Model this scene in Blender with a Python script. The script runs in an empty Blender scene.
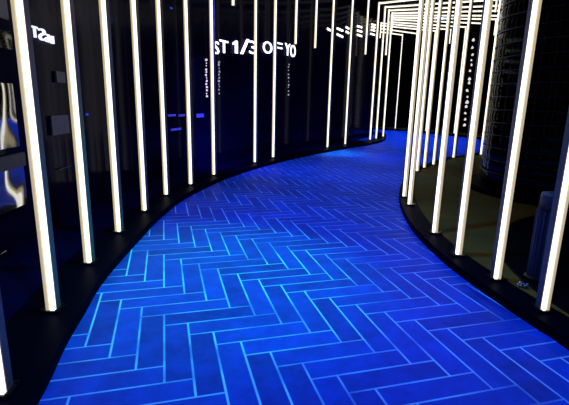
import bpy, bmesh, math, random
from mathutils import Vector, Matrix
random.seed(7)
S = bpy.context.scene
C = S.collection
S.view_settings.view_transform = 'Standard'; S.view_settings.look = 'None'
S.view_settings.exposure = 0; S.view_settings.gamma = 1; S.view_settings.use_curve_mapping = False

# ------------------------------------------------------------------ camera
FPX, PIT, ROL, EYE = 433.36, 0.23346, 0.0227, 1.55
F = Vector((0, math.cos(PIT), -math.sin(PIT)))
R0 = Vector((1, 0, 0)); U0 = R0.cross(F)
Rv = math.cos(ROL)*R0 + math.sin(ROL)*U0
Uv = -math.sin(ROL)*R0 + math.cos(ROL)*U0
cd = bpy.data.cameras.new('camera'); cam = bpy.data.objects.new('camera', cd); C.objects.link(cam)
cd.sensor_width = 36; cd.lens = FPX*36/569; cd.clip_start = .05; cd.clip_end = 200
cam.matrix_world = Matrix(((Rv.x, Uv.x, -F.x, 0), (Rv.y, Uv.y, -F.y, 0), (Rv.z, Uv.z, -F.z, EYE), (0, 0, 0, 1)))
S.camera = cam

def ray(x, y):
    return F + Rv*((x-284.5)/FPX) - Uv*((y-202.5)/FPX)
def floor_at(x, y, z=0.0):
    d = ray(x, y); t = (z-EYE)/d.z
    return Vector((0, 0, EYE)) + d*t

# ------------------------------------------------------------------ materials
def mat(name, col, rough=.5, metal=0, spec=.5, emit=None, es=0, bump=None, coat=0, ior=1.5, det=3):
    m = bpy.data.materials.new(name); m.use_nodes = True
    nt = m.node_tree; b = nt.nodes['Principled BSDF']
    b.inputs['Base Color'].default_value = (*col, 1)
    b.inputs['Roughness'].default_value = rough
    b.inputs['Metallic'].default_value = metal
    b.inputs['Specular IOR Level'].default_value = spec
    b.inputs['Coat Weight'].default_value = coat; b.inputs['IOR'].default_value = ior
    if emit:
        b.inputs['Emission Color'].default_value = (*emit, 1); b.inputs['Emission Strength'].default_value = es
    tc = nt.nodes.new('ShaderNodeTexCoord')
    n = nt.nodes.new('ShaderNodeTexNoise'); n.inputs['Scale'].default_value = (bump or (18, 0))[0]; n.inputs['Detail'].default_value = det
    nt.links.new(tc.outputs['Object'], n.inputs['Vector'])
    if not emit:
        mx = nt.nodes.new('ShaderNodeMixRGB'); mx.blend_type = 'MULTIPLY'; mx.inputs[0].default_value = .45
        mx.inputs[1].default_value = (*col, 1)
        nt.links.new(n.outputs['Fac'], mx.inputs[2]); nt.links.new(mx.outputs[0], b.inputs['Base Color'])
    if bump and bump[1]:
        bp = nt.nodes.new('ShaderNodeBump'); bp.inputs['Strength'].default_value = bump[1]; bp.inputs['Distance'].default_value = bump[2] if len(bump) > 2 else .05
        nt.links.new(n.outputs['Fac'], bp.inputs['Height']); nt.links.new(bp.outputs[0], b.inputs['Normal'])
    return m

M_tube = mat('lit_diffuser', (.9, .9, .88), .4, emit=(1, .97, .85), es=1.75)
M_lip = mat('warm_diffuser_edge', (.45, .38, .25), .4, emit=(1, .82, .50), es=.5)
M_post = mat('brown_anodised_metal', (.26, .19, .15), .5, .25)
M_foot = mat('black_metal', (.01, .01, .012), .35, .5)
M_kerb = mat('black_kerb', (.0015, .0015, .007), .5, 0, .5, ior=1.05)
M_dark = mat('black_ground', (.003, .003, .004), .5, 0, .5, ior=1.1)
M_wall = mat('black_glass_wall', (.004, .004, .03), .10, 0, .5, bump=(1.0, .06, .05), ior=1.075, det=1)
M_margin = mat('navy_ground', (.003, .003, .03), .6, 0, .5, ior=1.05)
M_wallr = mat('black_wall', (.003, .003, .004), .5, 0, .5, ior=1.1)
M_ceil = mat('black_ceiling', (.002, .002, .003), .8, 0, .05)
M_isl = mat('olive_platform', (.30, .155, .02), .6, 0, .5, bump=(6, .1), ior=1.03)
M_col = mat('black_lacquer', (.004, .004, .004), .10, 0, .5, ior=1.2, det=1)
M_ring = mat('dark_steel', (.10, .10, .12), .35, 1)
M_mir = mat('wavy_mirror', (.5, .5, .47), .05, 1, bump=(2.6, .35, .05), det=0)
M_grey = mat('dull_grey_tile_and_reflection', (.2, .2, .21), .5)
M_bar = mat('grey_brown_metal', (.12, .115, .10), .5, .3)
M_sign = mat('sign_letters', (.9, .9, 1), .4, emit=(.86, .86, 1), es=2.2)
M_sign2 = mat('reflected_letters', (.8, .8, 1), .4, emit=(.75, .78, 1), es=1.3)
M_dot = mat('dot_glow', (.9, .85, .8), .4, emit=(1, .9, .85), es=.8)
M_dotd = mat('dim_dot_glow', (.9, .85, .8), .4, emit=(.9, .85, 1), es=.32)
M_added_wire = mat('added_wire', (.03, .03, .03), .5)
M_blue = mat('blue_glint_glow', (.1, .1, .8), .4, emit=(.07, .08, 1), es=.33)
M_bin = mat('ribbed_plastic', (.03, .035, .06), .35)
M_scrap = mat('crumpled_foil', (.7, .72, .6), .25, 1)

def floor_mat():
    m = bpy.data.materials.new('herringbone_planks'); m.use_nodes = True
    nt = m.node_tree; L = nt.links; b = nt.nodes['Principled BSDF']
    def val(x): return x
    def mth(op, a, c=None, clamp=False):
        n = nt.nodes.new('ShaderNodeMath'); n.operation = op; n.use_clamp = clamp
        for i, v in enumerate((a, c)):
            if v is None: continue
            if isinstance(v, (int, float)): n.inputs[i].default_value = v
            else: L.new(v, n.inputs[i])
        return n.outputs[0]
    tc = nt.nodes.new('ShaderNodeTexCoord'); sp = nt.nodes.new('ShaderNodeSeparateXYZ'); L.new(tc.outputs['Object'], sp.inputs[0])
    yaw, tx, ty, w = .27072, -1.36045, 4.08545, .160953
    x = mth('SUBTRACT', sp.outputs[0], tx); y = mth('SUBTRACT', sp.outputs[1], ty)
    cu, su = math.cos(yaw)/w, math.sin(yaw)/w
    u = mth('ADD', mth('MULTIPLY', x, cu), mth('MULTIPLY', y, su))
    v = mth('SUBTRACT', mth('MULTIPLY', x, su), mth('MULTIPLY', y, cu))
    i = mth('FLOOR', u); j = mth('FLOOR', v)
    fu = mth('SUBTRACT', u, i); fv = mth('SUBTRACT', v, j)
    du = mth('MINIMUM', fu, mth('SUBTRACT', 1, fu)); dv = mth('MINIMUM', fv, mth('SUBTRACT', 1, fv))
    isv = mth('LESS_THAN', mth('FLOORED_MODULO', mth('SUBTRACT', j, i), 8), 3.5)
    t = mth('FLOORED_MODULO', mth('SUBTRACT', v, i), 8); et = mth('MINIMUM', t, mth('SUBTRACT', 4, t))
    s = mth('FLOORED_MODULO', mth('ADD', mth('SUBTRACT', u, j), 7), 8); es_ = mth('MINIMUM', s, mth('SUBTRACT', 4, s))
    inv = mth('SUBTRACT', 1, isv)
    # edge across u (steep joints) and across v (flat joints)
    eu = mth('ADD', mth('MULTIPLY', isv, du), mth('MULTIPLY', inv, es_))
    ev = mth('ADD', mth('MULTIPLY', isv, et), mth('MULTIPLY', inv, dv))
    def line(e, hw):
        n = nt.nodes.new('ShaderNodeMapRange'); n.interpolation_type = 'SMOOTHSTEP'
        L.new(e, n.inputs[0]); n.inputs[1].default_value = hw*.55; n.inputs[2].default_value = hw*1.45
        n.inputs[3].default_value = 1; n.inputs[4].default_value = 0; return n.outputs[0]
    # wear noise: joints vary from vivid to faint
    nz = nt.nodes.new('ShaderNodeTexNoise'); nz.inputs['Scale'].default_value = 1.9; nz.inputs['Detail'].default_value = 3; L.new(tc.outputs['Object'], nz.inputs['Vector'])
    wv = mth('MAXIMUM', .32, mth('ADD', mth('MULTIPLY', nz.outputs['Fac'], 3.6), -1.0, True))
    ln = mth('MAXIMUM', line(eu, .040), mth('MULTIPLY', line(ev, .038), .75))
    ln = mth('MULTIPLY', ln, wv)
    # per-plank tone
    pid = nt.nodes.new('ShaderNodeCombineXYZ')
    L.new(mth('ADD', mth('MULTIPLY', isv, i), mth('MULTIPLY', inv, mth('FLOOR', mth('DIVIDE', mth('ADD', mth('SUBTRACT', u, j), 7), 8)))), pid.inputs[0])
    L.new(mth('ADD', mth('MULTIPLY', inv, j), mth('MULTIPLY', isv, mth('FLOOR', mth('DIVIDE', mth('SUBTRACT', v, i), 8)))), pid.inputs[1])
    L.new(isv, pid.inputs[2])
    wn = nt.nodes.new('ShaderNodeTexWhiteNoise'); L.new(pid.outputs[0], wn.inputs['Vector'])
    n2 = nt.nodes.new('ShaderNodeTexNoise'); n2.inputs['Scale'].default_value = 5; n2.inputs['Detail'].default_value = 8; n2.inputs['Roughness'].default_value = .7
    L.new(tc.outputs['Object'], n2.inputs['Vector'])
    tone = mth('ADD', mth('MULTIPLY', wn.outputs['Value'], .42), mth('ADD', mth('MULTIPLY', n2.outputs['Fac'], 1.7), -.05))
    pc = nt.nodes.new('ShaderNodeMixRGB'); pc.blend_type = 'MULTIPLY'; pc.inputs[0].default_value = 1
    pc.inputs[1].default_value = (.003, .066, .44, 1)
    L.new(tone, pc.inputs[2])
    mx = nt.nodes.new('ShaderNodeMixRGB'); L.new(ln, mx.inputs[0]); L.new(pc.outputs[0], mx.inputs[1]); mx.inputs[2].default_value = (.34, .85, 1, 1)
    L.new(mx.outputs[0], b.inputs['Base Color'])
    b.inputs['Roughness'].default_value = .55; b.inputs['Specular IOR Level'].default_value = .12
    return m
M_floor = floor_mat()

# ------------------------------------------------------------------ helpers
def link(name, me, m, parent=None):
    o = bpy.data.objects.new(name, me); C.objects.link(o)
    if m and not me.materials: me.materials.append(m)
    if parent: o.parent = parent
    return o
def obj(name, bm, m, parent=None, smooth=False):
    me = bpy.data.meshes.new(name); bmesh.ops.recalc_face_normals(bm, faces=bm.faces); bm.to_mesh(me); bm.free()
    if smooth:
        for p in me.polygons: p.use_smooth = True
    return link(name, me, m, parent)
def box(bm, x0, x1, y0, y1, z0, z1, bev=0):
    t = bmesh.new()
    r = bmesh.ops.create_cube(t, size=1)
    for v in r['verts']:
        v.co = Vector(((x0+x1)/2+v.co.x*(x1-x0), (y0+y1)/2+v.co.y*(y1-y0), (z0+z1)/2+v.co.z*(z1-z0)))
    if bev: bmesh.ops.bevel(t, geom=t.edges[:], offset=bev, segments=2, affect='EDGES')
    me = bpy.data.meshes.new('tmp'); t.to_mesh(me); t.free(); bm.from_mesh(me); bpy.data.meshes.remove(me)
def tube(bm, pts, r, n=8, closed=False):
    pts = [Vector(p) for p in pts]; N = len(pts); rings = []
    for k, p in enumerate(pts):
        a = pts[(k-1) % N] if (closed or k) else p; b = pts[(k+1) % N] if (closed or k < N-1) else p
        t = (b-a).normalized(); s = t.cross(Vector((0, 0, 1)))
        if s.length < .01: s = t.cross(Vector((1, 0, 0)))
        s.normalize(); q = s.cross(t)
        rings.append([bm.verts.new(p + s*r*math.cos(2*math.pi*i/n) + q*r*math.sin(2*math.pi*i/n)) for i in range(n)])
    for k in range(N if closed else N-1):
        A, B = rings[k], rings[(k+1) % N]
        for i in range(n): bm.faces.new((A[i], A[(i+1) % n], B[(i+1) % n], B[i]))
    if not closed: bm.faces.new(rings[0]); bm.faces.new(rings[-1])
def lathe(bm, prof, n=48):
    rings = [[bm.verts.new((r*math.cos(2*math.pi*i/n), r*math.sin(2*math.pi*i/n), z)) for i in range(n)] for r, z in prof]
    for A, B in zip(rings, rings[1:]):
        for i in range(n): bm.faces.new((A[i], A[(i+1) % n], B[(i+1) % n], B[i]))
    bm.faces.new(rings[0]); bm.faces.new(rings[-1])
def tag(o, label=None, cat=None, group=None, kind=None):
    if label: o['label'] = label
    if cat: o['category'] = cat
    if group: o['group'] = group
    if kind: o['kind'] = kind
    return o
def empty(name, loc, rz=0):
    o = bpy.data.objects.new(name, None); C.objects.link(o); o.location = loc; o.rotation_euler = (0, 0, rz); o.empty_display_size = .1
    return o
def smooth_poly(pts, k=6):
    P = [Vector((*p, 0)) for p in pts]; out = []
    for i in range(len(P)-1):
        a = P[max(i-1, 0)]; b = P[i]; c = P[i+1]; d = P[min(i+2, len(P)-1)]
        for s in range(k):
            t = s/k
            out.append(.5*((2*b)+(c-a)*t+(2*a-5*b+4*c-d)*t*t+(3*b-a-3*c+d)*t**3))
    out.append(P[-1]); return out
def offset(poly, d):   # d > 0: to the left of travel
    out = []
    for i, p in enumerate(poly):
        t = (poly[min(i+1, len(poly)-1)]-poly[max(i-1, 0)]).normalized()
        out.append(p + Vector((-t.y, t.x, 0))*d)
    return out
def slab(name, A, B, z0, z1, m):
    bm = bmesh.new(); n = len(A)
    a0 = [bm.verts.new((p.x, p.y, z0)) for p in A]; a1 = [bm.verts.new((p.x, p.y, z1)) for p in A]
    b0 = [bm.verts.new((p.x, p.y, z0)) for p in B]; b1 = [bm.verts.new((p.x, p.y, z1)) for p in B]
    for i in range(n-1):
        bm.faces.new((a1[i], a1[i+1], b1[i+1], b1[i])); bm.faces.new((a0[i], a0[i+1], a1[i+1], a1[i]))
        bm.faces.new((b0[i], b0[i+1], b1[i+1], b1[i])); bm.faces.new((a0[i], a0[i+1], b0[i+1], b0[i]))
    bm.faces.new((a0[0], a1[0], b1[0], b0[0])); bm.faces.new((a0[-1], a1[-1], b1[-1], b0[-1]))
    return tag(obj(name, bm, m), kind='structure')

# ------------------------------------------------------------------ the plan of the corridor
KH = .08
EL = [(-.85, -2), (-.95, -.5), (-1.1, .9), (-1.24, 1.91), (-1.36, 2.45), (-1.43, 2.85), (-1.53, 3.48), (-1.59, 4.57), (-1.61, 5.63), (-1.5, 6.9), (-1.0, 8.85),
      (.12, 11.37), (1.75, 14.02), (3.1, 15.94), (3.98, 17.69), (4.5, 19.7), (4.72, 20.9), (4.5, 21.7), (3.9, 22.5), (2.6, 23.3), (.6, 23.8)]
ER = [(1.95, -2), (1.98, 0), (1.95, 1.5), (1.87, 2.53), (1.8, 2.86), (1.71, 3.29), (1.61, 3.94), (1.58, 4.62), (1.6, 5.28), (1.74, 6.3), (1.94, 7.18), (2.16, 7.9), (2.67, 9.4),
      (3.05, 10.07), (3.5, 10.7), (4.52, 12.1), (5.7, 13.15), (6.75, 14.75), (7.5, 16.0), (8.0, 17.1), (8.35, 18.15), (8.55, 19.1), (8.6, 19.9), (8.45, 20.7),
      (8.05, 21.6), (7.7, 22.3), (7.2, 22.9), (6.7, 23.8), (5.9, 24.55), (4.2, 25.6), (1, 26.6)]
EL = smooth_poly(EL); ER = smooth_poly(ER)
bm = bmesh.new(); vs = [bm.verts.new((x, y, 0)) for x, y in ((-4, -3), (12, -3), (12, 29), (-4, 29))]; bm.faces.new(vs)
tag(obj('floor', bm, M_floor), kind='structure')
WL = offset(EL, 1.05)
# keep the outer wall tidy round the tight far bend
WL = [p for p in WL if p.y < 17.5] 
WLw = WL + [Vector((3.3, 18.7, 0)), Vector((3.95, 19.9, 0)), Vector((3.85, 20.7, 0)), Vector((3.0, 21.3, 0)), Vector((.2, 21.7, 0))]
ELc = EL[:len(WL)]
slab('trim_1', EL, offset(EL, .42), -.02, KH, M_kerb)
slab('trim_2', ER, offset(ER, -.24), -.02, KH, M_kerb)
# ground behind the left posts
nl = len(WL)
slab('floor_left_margin', offset(EL, .42)[:nl], [p+(p-q)*.05 for p, q in zip(WL, EL)], -.02, KH-.03, M_margin)
# right side: olive platform that the right posts and the ringed column stand on
WR = [(8, -2), (8, 0), (8, 1.5), (8, 2.6), (8, 3.2), (8, 3.8), (8, 4.4), (8, 5), (8, 5.6), (8, 6.4), (8, 7.2), (8, 7.9), (8, 9), (8, 9.8), (8.05, 10.5),
      (8.2, 11.6), (8.4, 12.4), (8.8, 13.7), (9.3, 15.2), (9.7, 16.6), (9.9, 18), (10, 19), (10, 20), (9.9, 21.1),
      (9.5, 22.3), (9.1, 23.2), (8.6, 24.1), (7.9, 25.1), (6.8, 25.9), (4.8, 26.9), (1.4, 27.9)]
WR = smooth_poly(WR)
slab('platform', offset(ER, -.24)[:], WR, -.02, KH-.001, M_isl)

def wall(name, pts, m, z1=5.6, th=.12, side=1):
    o = offset(pts, th*side)
    return slab(name, pts, o, -.05, z1, m)
wall('wall_left', WLw, M_wall)
wall('wall_right', WR, M_wallr, side=-1)
wall('wall_back', [Vector((-4, 29, 0)), Vector((12, 29, 0))], M_wallr)
bm = bmesh.new(); box(bm, -4, 12, -3, 29, 5.6, 5.7); tag(obj('ceiling', bm, M_ceil), kind='structure')

# ------------------------------------------------------------------ light portals
H = 5.05; ZB = KH; HT = H-ZB; LOW = 3.15-ZB
def post_meshes(z0, outer):        # outer = -1: left post, its cream edge on the local -x side
    t = HT+.034; k = -outer
    def sx(a, b): return (a, b) if k > 0 else (-b, -a)
    w = -.022 if k > 0 else -.016
    seam = w+.026
    bm = bmesh.new(); box(bm, *sx(w, .045), -.028, .040, z0, t, .004); box(bm, *sx(w+.012, .033), .040, .052, z0, t)
    h = bpy.data.meshes.new('post'); bm.to_mesh(h); bm.free(); h.materials.append(M_post)
    bm = bmesh.new(); box(bm, *sx(w, seam-.003), -.042, -.0285, z0+.006, t, .003); l = bpy.data.meshes.new('diffuser_edge'); bm.to_mesh(l); bm.free(); l.materials.append(M_lip)
    bm = bmesh.new(); box(bm, *sx(seam+.003, .045), -.044, -.0285, z0+.006, t, .003); d = bpy.data.meshes.new('diffuser'); bm.to_mesh(d); bm.free(); d.materials.append(M_tube)
    return h, l, d
MESH = {}
def get_post(z, o):
    key = (round(z, 3), o)
    if key not in MESH: MESH[key] = post_meshes(z-ZB if z else 0, o)
    return MESH[key]
bm = bmesh.new(); box(bm, -.065, .065, -.06, .07, 0, .018, .004)
for sx in (-1, 1):
    for sy in (-1, 1): box(bm, sx*.052-.008, sx*.052+.008, sy*.048-.003, sy*.048+.013, .018, .026)
FOOT = bpy.data.meshes.new('foot_plate'); bm.to_mesh(FOOT); bm.free(); FOOT.materials.append(M_foot)

def portal(l, r, sl, sr, label):
    l = Vector(l); r = Vector(r); d = r-l; W = d.length; rz = math.atan2(d.y, d.x)
    e = empty('light_portal', (l.x, l.y, ZB), rz)
    tag(e, label, 'light frame', 'glowing portal frames along the corridor')
    for X, short, o in ((0, sl, -1), (W, sr, 1)):
        h, a, b = get_post(short, o)
        p = link('post', h, None, e); p.location = (X, 0, 0)
        q = link('diffuser_edge', a, None, p); q['label'] = 'cream outer edge of the lit post face'
        q = link('diffuser', b, None, p); q['label'] = 'white glowing diffuser strip'
        if not short: link('foot_plate', FOOT, None, p)
    x0, x1 = .046, W-.046
    bm = bmesh.new(); box(bm, x0, x1, -.028, .040, HT-.034, HT+.034, .004); bmn = obj('crossbeam', bm, M_post, e)
    bm = bmesh.new(); box(bm, x0, x1, -.044, -.0285, HT-.034, HT+.008, .003); q = obj('diffuser', bm, M_tube, bmn); q['label'] = 'white glowing diffuser strip'
    bm = bmesh.new(); box(bm, x0, x1, -.042, -.0285, HT+.012, HT+.034, .003); q = obj('diffuser_edge', bm, M_lip, bmn); q['label'] = 'cream outer edge of the lit beam face'
    return e
PORTALS = [
 ((-1.10, .0), (2.15, .75), 0, 0, 'nearest glowing portal frame, beside the viewer at the corridor mouth'),
 ((-1.27, .95), (2.12, 1.55), 0, 0, 'second glowing portal frame from the viewer, just outside the view'),
 ((-1.41, 1.90), (2.06, 2.25), 0, 0, 'glowing portal frame whose left post is cut by the left picture edge'),
 ((-1.61, 2.77), (1.93, 2.94), 0, 0, 'glowing portal frame with the thick left post standing left of the mirrored letters'),
 ((-1.75, 3.66), (1.85, 3.50), 0, 0, 'glowing portal frame with the left post just right of the mirrored letters'),
 ((-1.83, 4.59), (1.75, 4.09), 0, 0, 'glowing portal frame with fourth post from left, right post before the column edge'),
 ((-1.84, 5.52), (1.76, 4.82), 0, 0, 'glowing portal frame with fifth post from left and right post over the olive platform'),
 ((-1.82, 6.50), (1.79, 5.50), 0, 3.4, 'glowing portal frame with left post left of blue wall dashes, right post cut short'),
 ((-1.63, 7.37), (1.86, 6.21), 0, 0, 'glowing portal frame with left post between the blue wall dashes and dotted reflection'),
 ((-1.39, 8.37), (1.93, 6.75), 0, 0, 'glowing portal frame whose left post covers the start of the lettered sign'),
 ((-1.12, 9.42), (2.16, 7.48), 3.36, 3.2, 'glowing portal frame with short hanging left post above the sign numeral 1'),
 ((-.72, 10.21), (2.42, 8.15), 0, 3.4, 'glowing portal frame whose left post crosses the figure 3 of the sign'),
 ((-.32, 11.19), (2.91, 9.40), 0, 0, 'glowing portal frame whose left post crosses between letters O and F'),
 ((.20, 12.10), (3.24, 9.95), 2.97, 0, 'glowing portal frame with short left post ending at the sign letters YO'),
 ((.78, 13.05), (3.63, 10.48), 2.99, 0, 'glowing portal frame with short left post right of the sign letters YO'),
 ((1.34, 13.94), (4.15, 11.25), 0, 4.3, 'glowing portal frame with first full left post right of the sign'),
 ((2.06, 15.06), (4.67, 11.95), 0, 0, 'glowing portal frame with second full left post right of the sign'),
 ((2.74, 16.1), (5.81, 12.83), 3.15, 0, 'glowing portal frame with short left post among the beam reflections on the wall'),
 ((3.3, 17.15), (6.62, 14.9), 0, 4.4, 'glowing portal frame with leftmost of three full posts clustered at the bend'),
 ((3.66, 17.8), (7.55, 15.95), 0, 4.4, 'glowing portal frame with middle of three full posts clustered at the bend'),
 ((3.93, 18.38), (8.02, 16.95), 3.37, 4.4, 'glowing portal frame with short hanging post amid the cluster at the bend'),
 ((4.18, 18.93), (8.45, 17.85), 0, 4.4, 'glowing portal frame with rightmost of three full posts clustered at the bend'),
 ((4.25, 19.38), (8.75, 18.9), 4.4, 4.4, 'far glowing portal frame, eighth crossbeam up from the bottom of far stack'),
 ((4.4, 19.83), (8.8, 19.7), 4.4, 4.4, 'far glowing portal frame, seventh crossbeam up, level, in the far stack'),
 ((4.45, 20.3), (8.8, 20.75), 4.4, 4.4, 'far glowing portal frame, sixth crossbeam up from the bottom of far stack'),
 ((4.45, 20.87), (8.35, 21.8), 4.4, 0, 'far glowing portal frame with thin right post, rightmost of the far posts'),
 ((4.2, 21.25), (7.95, 22.65), 4.4, 4.4, 'far glowing portal frame, fourth crossbeam from the bottom of far stack'),
 ((3.7, 21.6), (7.36, 23.15), 4.4, 0, 'far glowing portal frame with thin right post amid the right-hand post cluster'),
 ((3.3, 22.0), (6.92, 24.25), 4.4, 4.4, 'far glowing portal frame, lowest crossbeam reaching the right-hand posts'),
 ((2.85, 22.6), (6.12, 24.72), 4.4, 0, 'farthest glowing portal frame with a yellowish post at the corridor end'),
]
for pr in PORTALS: portal(*pr)

# ------------------------------------------------------------------ column with hoops
CX, CY, CR = 4.95, 7.5, 1.4
col = empty('ringed_column', (CX, CY, KH))
tag(col, 'wide glossy black column circled by thin steel hoops on the right platform', 'column')
bm = bmesh.new(); prof = [(CR, .12)]
z = .12
while z < 5.3:
    prof += [(CR, z+.02), (CR+.012, z+.10), (CR, z+.19)]; z += .21
lathe(bm, prof, 96); obj('shaft', bm, M_col, col, True)
bm = bmesh.new(); lathe(bm, [(CR+.25, -.005), (CR+.25, .06), (CR+.22, .09), (CR-.1, .09), (CR-.1, .13)], 96); obj('plinth', bm, M_kerb, col)
z = .33; 
while z < 5.3:
    bm = bmesh.new(); tube(bm, [((CR+.02)*math.cos(a*math.pi/48), (CR+.02)*math.sin(a*math.pi/48), z) for a in range(96)], .008, 6, True)
    bm_ = obj('hoop', bm, M_ring, col, True); z += .21

bm = bmesh.new(); lathe(bm, [(2.85, -.05), (2.85, .010), (2.84, .016)], 96); o = obj('trim_3', bm, M_dark); o.location = (4.9, 3.3, KH-.006); tag(o, kind='structure')
# ------------------------------------------------------------------ ribbed bollard and foil scrap near the right posts
b = empty('ribbed_bollard', (2.22, 3.52, KH)); tag(b, 'slim dark ribbed bollard behind the nearest right posts', 'bollard')
bm = bmesh.new(); n = 72; rr = [.093+.006*(i % 4 < 2) for i in range(n)]
lo = [bm.verts.new((rr[i]*math.cos(2*math.pi*i/n), rr[i]*math.sin(2*math.pi*i/n), .03)) for i in range(n)]
hi = [bm.verts.new((rr[i]*math.cos(2*math.pi*i/n), rr[i]*math.sin(2*math.pi*i/n), .62)) for i in range(n)]
for i in range(n): bm.faces.new((lo[i], lo[(i+1) % n], hi[(i+1) % n], hi[i]))
bm.faces.new(lo); bm.faces.new(hi); obj('body', bm, M_bin, b)
bm = bmesh.new(); lathe(bm, [(.115, 0), (.115, .025), (.1, .035)], 40); obj('base', bm, M_foot, b)
bm = bmesh.new(); lathe(bm, [(.09, .615), (.085, .74), (.075, .765), (.03, .775)], 40); obj('cap', bm, M_bar, b, True)
s_ = floor_at(519, 287, KH)
bm = bmesh.new(); bmesh.ops.create_icosphere(bm, subdivisions=3, radius=.03)
for v in bm.verts:
    k = random.uniform(.6, 1.25); v.co = Vector((v.co.x*1.35*k, v.co.y*k, max(-.02, v.co.z*.75*k)))
o = obj('foil_scrap', bm, M_scrap); o.location = (s_.x+.03, s_.y, KH+.020); tag(o, 'small crumpled silvery scrap lying at the foot of the ribbed bollard', 'scrap')

# ------------------------------------------------------------------ things on the left wall
def wall_hit(x, y, out=.02):
    d = ray(x, y); best = None
    P = WLw
    for a, c in zip(P, P[1:]):
        e = c-a; nn = Vector((e.y, -e.x, 0)).normalized()*out; a = a+nn; det = d.x*(-e.y)-(-e.x)*d.y
        if abs(det) < 1e-9: continue
        t = (a.x*(-e.y)+e.x*a.y)/det; s = (d.x*a.y-d.y*a.x)/det
        if -.001 <= s <= 1.001 and t > 0 and (best is None or t < best[0]): best = (t, e.normalized())
    t, e = best
    p = Vector((0, 0, EYE))+d*t; nrm = Vector((e.y, -e.x, 0))
    return p, e, nrm
def panel(name, quad, m, th, label, cat, group=None, parent=None):
    """a plate on the wall face between image corners; corners are snapped to a rectangle on the wall"""
    (xa, ya, xb, yb) = quad
    p, e, n = wall_hit(xa, ya); q, e2, n2 = wall_hit(xb, yb)
    d = Vector((q.x-p.x, q.y-p.y, 0)); W = d.length; rz = math.atan2(d.y, d.x)
    z0, z1 = min(p.z, q.z), max(p.z, q.z)
    bm = bmesh.new(); box(bm, 0, W, -th, th, 0, z1-z0, min(.004, th/3))
    o = obj(name, bm, m, parent); o.location = (p.x, p.y, z0); o.rotation_euler = (0, 0, rz)
    if label: tag(o, label, cat, group)
    return o

# wavy mirror tiles, left picture edge
for q, lab in (((-14, 26, 12, 50), 'wavy mirror tile high on the left wall under the grey tile'),
               ((-14, 82, 19, 146), 'tall wavy mirror tile above the grey rail at the left edge'),
               ((-14, 172, 27, 203), 'wavy mirror tile below the grey rail at the left edge'),
               ((-14, 262, 10, 282), 'small mirror tile low on the left wall showing blue floor')):
    panel('mirror_tile', q, M_mir, .012, lab, 'mirror', 'wavy mirror tiles on the left wall')
panel('speckled_tile', (-14, -8, 8, 20), M_grey, .012, 'speckled grey tile at the top of the left picture edge', 'panel')
panel('wall_rail', (-14, 176, 23, 152), M_bar, .02, 'dull grey rail running between two wavy mirror tiles', 'rail')
panel('grey_reflection', (55, 71, 65, 83), M_grey, .012, 'small grey square reflection right of the thick left post', 'reflection', 'grey reflections on the left wall')  # grey slabs, this one and the next three, stand in for wall reflections
panel('grey_reflection', (50, 116, 69, 133), M_grey, .012, 'wide grey reflection below the square one on the left wall', 'reflection', 'grey reflections on the left wall')
panel('grey_reflection', (58, 170, 70, 166), M_grey, .012, 'narrow grey reflection lowest of those beside the thick left post', 'reflection', 'grey reflections on the left wall')
panel('grey_reflection', (23, 272, 36, 264), M_grey, .012, 'bluish grey reflection low at the left beside the kerb', 'reflection', 'grey reflections on the left wall')

# lettering
def glyph(txt, size, m, parent, bold=.02):
    cu = bpy.data.curves.new('glyph', 'FONT'); cu.body = txt; cu.size = size; cu.extrude = .012; cu.offset = .0; cu.resolution_u = 4
    t = bpy.data.objects.new('glyph', cu); C.objects.link(t)
    bpy.context.view_layer.update()
    me = bpy.data.meshes.new_from_object(t.evaluated_get(bpy.context.evaluated_depsgraph_get()))
    C.objects.unlink(t); bpy.data.objects.remove(t)
    xs = [v.co.x for v in me.vertices]; ys = [v.co.y for v in me.vertices]
    x0, x1, y0, y1 = min(xs), max(xs), min(ys), max(ys)
    for v in me.vertices: v.co = Vector(((v.co.x-x0)/(x1-x0), v.co.z, (v.co.y-y0)/(y1-y0)))
    return me
def letter(ch, xa, xb, yt, yb, sign, m, mirror=False):
    p, e, n = wall_hit(xa, yb, .05); q, _, _ = wall_hit(xb, yb, .05); top, _, _ = wall_hit((xa+xb)/2, yt, .05)
    d = Vector((q.x-p.x, q.y-p.y, 0)); W = d.length; hh = top.z-(p.z+q.z)/2
    if ch == '1':
        bm = bmesh.new()
        P_ = [(.5, 0), (1, 0), (1, 1), (.62, 1), (0, .78), (0, .62), (.5, .76)]
        f = [bm.verts.new((x, -.012, z)) for x, z in P_]; g = [bm.verts.new((x, .012, z)) for x, z in P_]
        bm.faces.new(f); bm.faces.new(g)
        for i in range(len(P_)): bm.faces.new((f[i], f[(i+1) % 7], g[(i+1) % 7], g[i]))
        bmesh.ops.recalc_face_normals(bm, faces=bm.faces); me = bpy.data.meshes.new('numeral'); bm.to_mesh(me); bm.free()
    else: me = glyph(ch, 1, m, sign)
    for v in me.vertices:
        X = (1-v.co.x) if mirror else v.co.x
        v.co = Vector((X*W, -v.co.y, v.co.z*hh))
    nm = {'1': 'numeral', '3': 'numeral', '/': 'slash'}.get(ch, 'letter')
    o = link(nm, me, m, sign); o.location = Vector((p.x, p.y, (p.z+q.z)/2))-sign.location; o.rotation_euler = (0, 0, math.atan2(d.y, d.x))
    return o
p, _, _ = wall_hit(250, 54, .05)
sg = empty('lettered_sign', p); tag(sg, 'glowing white wall lettering reading ST 1/3 OF YO behind the posts', 'sign')
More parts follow.
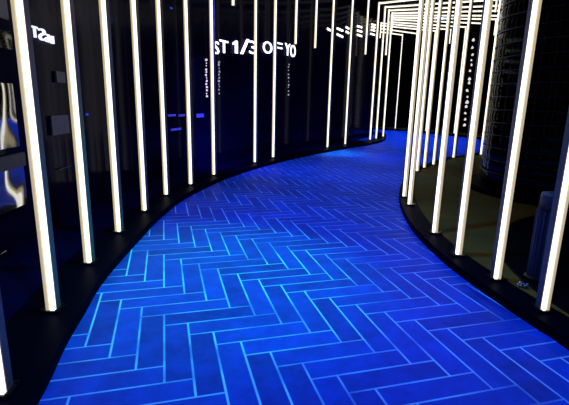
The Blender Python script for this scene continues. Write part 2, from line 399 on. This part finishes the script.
for ch, xa, xb, yt, yb in (('S', 214, 219, 41.5, 54), ('T', 220, 228, 40.5, 53), ('1', 233, 237.5, 40.5, 53), ('/', 240.5, 249, 38.5, 54.5), ('3', 249.5, 256.5, 41, 54), ('O', 263, 272, 41.5, 53.5),
                           ('F', 274.5, 282, 42.5, 53.5), ('Y', 285, 290, 43.5, 55.5), ('O', 290.3, 295.3, 45, 57)):
    letter(ch, xa, xb, yt, yb, sg, M_sign)
p, _, _ = wall_hit(43, 40, .05)
sm = empty('sign_reflection', p); tag(sm, 'small glowing mirror-reversed reflection of the sign right of the thick left post', 'sign')  # added glowing letters in place of the sign's reflection in the wall
for ch, xa, xb, yt, yb in (('T', 32.7, 37.8, 26.7, 37.5), ('S', 39.5, 45.7, 29, 40.5), ('E', 46.3, 49.6, 34.5, 42), ('B', 50.2, 53.7, 36, 43.5)):
    letter(ch, xa, xb, yt, yb, sm, M_sign2, True)

# added glowing bars in place of beam reflections on the far left wall
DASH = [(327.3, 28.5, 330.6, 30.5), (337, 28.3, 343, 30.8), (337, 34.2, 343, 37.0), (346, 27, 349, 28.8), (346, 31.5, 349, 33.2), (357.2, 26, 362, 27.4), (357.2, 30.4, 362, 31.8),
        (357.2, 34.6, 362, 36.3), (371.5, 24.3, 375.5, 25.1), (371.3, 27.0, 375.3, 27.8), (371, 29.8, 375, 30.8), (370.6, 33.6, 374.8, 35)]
where = ['single, leftmost of them', 'upper one past first full post beyond sign', 'lower one past first full post beyond sign', 'upper one left of second full post past sign',
         'lower one left of second full post past sign', 'top one left of the short post', 'middle one left of the short post', 'bottom one left of the short post',
         'topmost of four at the bend cluster', 'second of four at the bend cluster', 'third of four at the bend cluster', 'lowest of four at the bend cluster']
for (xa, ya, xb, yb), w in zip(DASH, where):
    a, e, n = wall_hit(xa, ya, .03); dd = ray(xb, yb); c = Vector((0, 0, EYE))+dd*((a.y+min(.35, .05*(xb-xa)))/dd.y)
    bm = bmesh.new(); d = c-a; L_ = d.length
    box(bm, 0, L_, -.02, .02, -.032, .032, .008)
    o = obj('beam_reflection', bm, M_tube); o.location = a; o.rotation_euler = d.to_track_quat('X', 'Z').to_euler()
    tag(o, 'white beam reflection on far wall, '+w, 'glint', 'white beam reflections on the far wall')

# small glowing marks in place of blue reflections in the wall
for q, w in (((168, 114.4, 175.5, 116), 'left'), ((178.5, 114.4, 184.5, 116.2), 'middle'), ((196.5, 113.8, 203.5, 117.2), 'brightest, right'), ((171, 128.8, 181, 129.8), 'lower faint')):
    panel('blue_glint', q, M_blue, .012, w+' blue reflected dash on the dark left wall', 'glint', 'blue glints on the left wall')
for q, w in (((170, 7, 172.3, 9.3), 'tiny blue reflected dot high on the wall above the blue dashes'), ((86, 113.3, 88, 115.5), 'tiny blue reflected dot beside the second thick left post')):
    panel('blue_glint', q, M_blue, .012, w, 'glint', 'blue glints on the left wall')

# glowing beads on wires that stand in for dotted reflections
def reflection_dots(x, y0, y1, base, m, n, r, label, added_wire_top=None):
    """base: point on the ground under the strand"""
    depth = Vector((base[0], base[1], 0)).dot(F)
    def zat(y):
        lo, hi = -1, 6
        for _ in range(40):
            mid = (lo+hi)/2; v = Vector((base[0], base[1], mid-EYE)); yy = 202.5-FPX*v.dot(Uv)/v.dot(F)
            if yy > y: lo = mid
            else: hi = mid
        return lo
    za, zb = zat(y0), zat(y1)
    e = empty('dotted_reflection', (base[0], base[1], zb)); tag(e, label, 'dotted glint', 'dotted reflections built from lit beads')
    bm = bmesh.new(); tube(bm, [(0, 0, 0), (0, 0, 5.6-zb)], .003, 5); obj('added_wire', bm, M_added_wire, e)
    me = []
    for k in range(3):
        bm = bmesh.new(); bmesh.ops.create_icosphere(bm, subdivisions=1, radius=r)
        for v in bm.verts: v.co = Vector((v.co.x*random.uniform(.6, 1.3), v.co.y*random.uniform(.6, 1.3), v.co.z*random.uniform(.8, 1.7)))
        mm = bpy.data.meshes.new('reflection_dot'); bm.to_mesh(mm); bm.free(); mm.materials.append(m); me.append(mm)
    for k in range(n):
        o = link('reflection_dot', me[k % 3], None, e); o.location = (random.uniform(-.5, .5)*r, 0, (za-zb)*(k+random.uniform(-.2, .2)+.5)/n)
        o.rotation_euler = (0, 0, random.uniform(0, 6)); s = random.uniform(.6, 1.3); o.scale = (s, s, s)
def along(x, y, D):
    d = ray(x, y); t = D/d.y; return (d.x*t, D)
reflection_dots(466, 38, 128, along(464.5, 120, 8.0), M_dot, 15, .022, 'dotted reflection built from small lit beads, right of the third right post, over the platform')
def onwall(x, y, out):
    p, _, _ = wall_hit(x, y, out); return (p.x, p.y)
reflection_dots(206, 58, 98, onwall(206.5, 80, .15), M_dot, 13, .02, 'dotted tube reflection built from lit beads left of the post that starts the sign')
reflection_dots(219, 60, 95, onwall(219, 80, .15), M_dotd, 11, .022, 'dim dotted tube reflection under the sign letter T')
reflection_dots(288.5, 62, 96, onwall(288.5, 80, .15), M_dotd, 10, .02, 'faint dotted tube reflection under the sign letters YO')

# ------------------------------------------------------------------ lights: ceiling projectors on the floor, plus added blue wall washes
def spot(x, y, z, tx, ty, col, e, ang, blend=1, r=.1):
    l = bpy.data.lights.new('projector_or_wash', 'SPOT'); l.color = col; l.energy = e; l.spot_size = math.radians(ang); l.spot_blend = blend; l.shadow_soft_size = r
    o = bpy.data.objects.new('projector_or_wash', l); C.objects.link(o); o.location = (x, y, z)
    o.rotation_euler = (Vector((tx, ty, 0))-Vector((x, y, z))).to_track_quat('-Z', 'Y').to_euler(); return o
B = (.02, .17, 1)
for x, y, tx, ty, e in ((.3, .8, .3, 1.6, 900), (.2, 4, .2, 4.6, 900), (.6, 7.4, .6, 7.8, 900), (1.4, 10.2, 1.6, 10.8, 1200), (3.4, 13.4, 3.6, 13.8, 1300), (5.2, 16.5, 5.4, 17, 1300), (6.4, 19.6, 6.4, 20, 1300), (5.2, 22.6, 5, 23, 1300)):
    spot(x, y, 5.3, tx, ty, B, e, 80)
spot(.6, 2.9, 5.3, -.65, 3.55, (.02, 1, .5), 1700, 40)
spot(1.6, 13.2, 5.3, 1.55, 13.2, (.05, 1, .8), 900, 26)
spot(-1.0, 8.0, 3.6, -1.7, 10.0, (.02, .03, 1), 260, 60)  # added blue wash, stands in for the floor's reflection low on the wall
spot(-.95, 8.9, .45, -2.1, 10.9, (.02, .02, 1), 70, 140)  # added low wash for the same blue reflection, no fixture here
spot(.3, 9.5, 3.2, -1.2, 13.5, (.03, .04, 1), 60, 50)  # added wash that tints the wall behind the posts navy

w = bpy.data.worlds.new('world'); S.world = w; w.use_nodes = True
w.node_tree.nodes['Background'].inputs[0].default_value = (.0, .0, .001, 1)
w.node_tree.nodes['Background'].inputs[1].default_value = .2
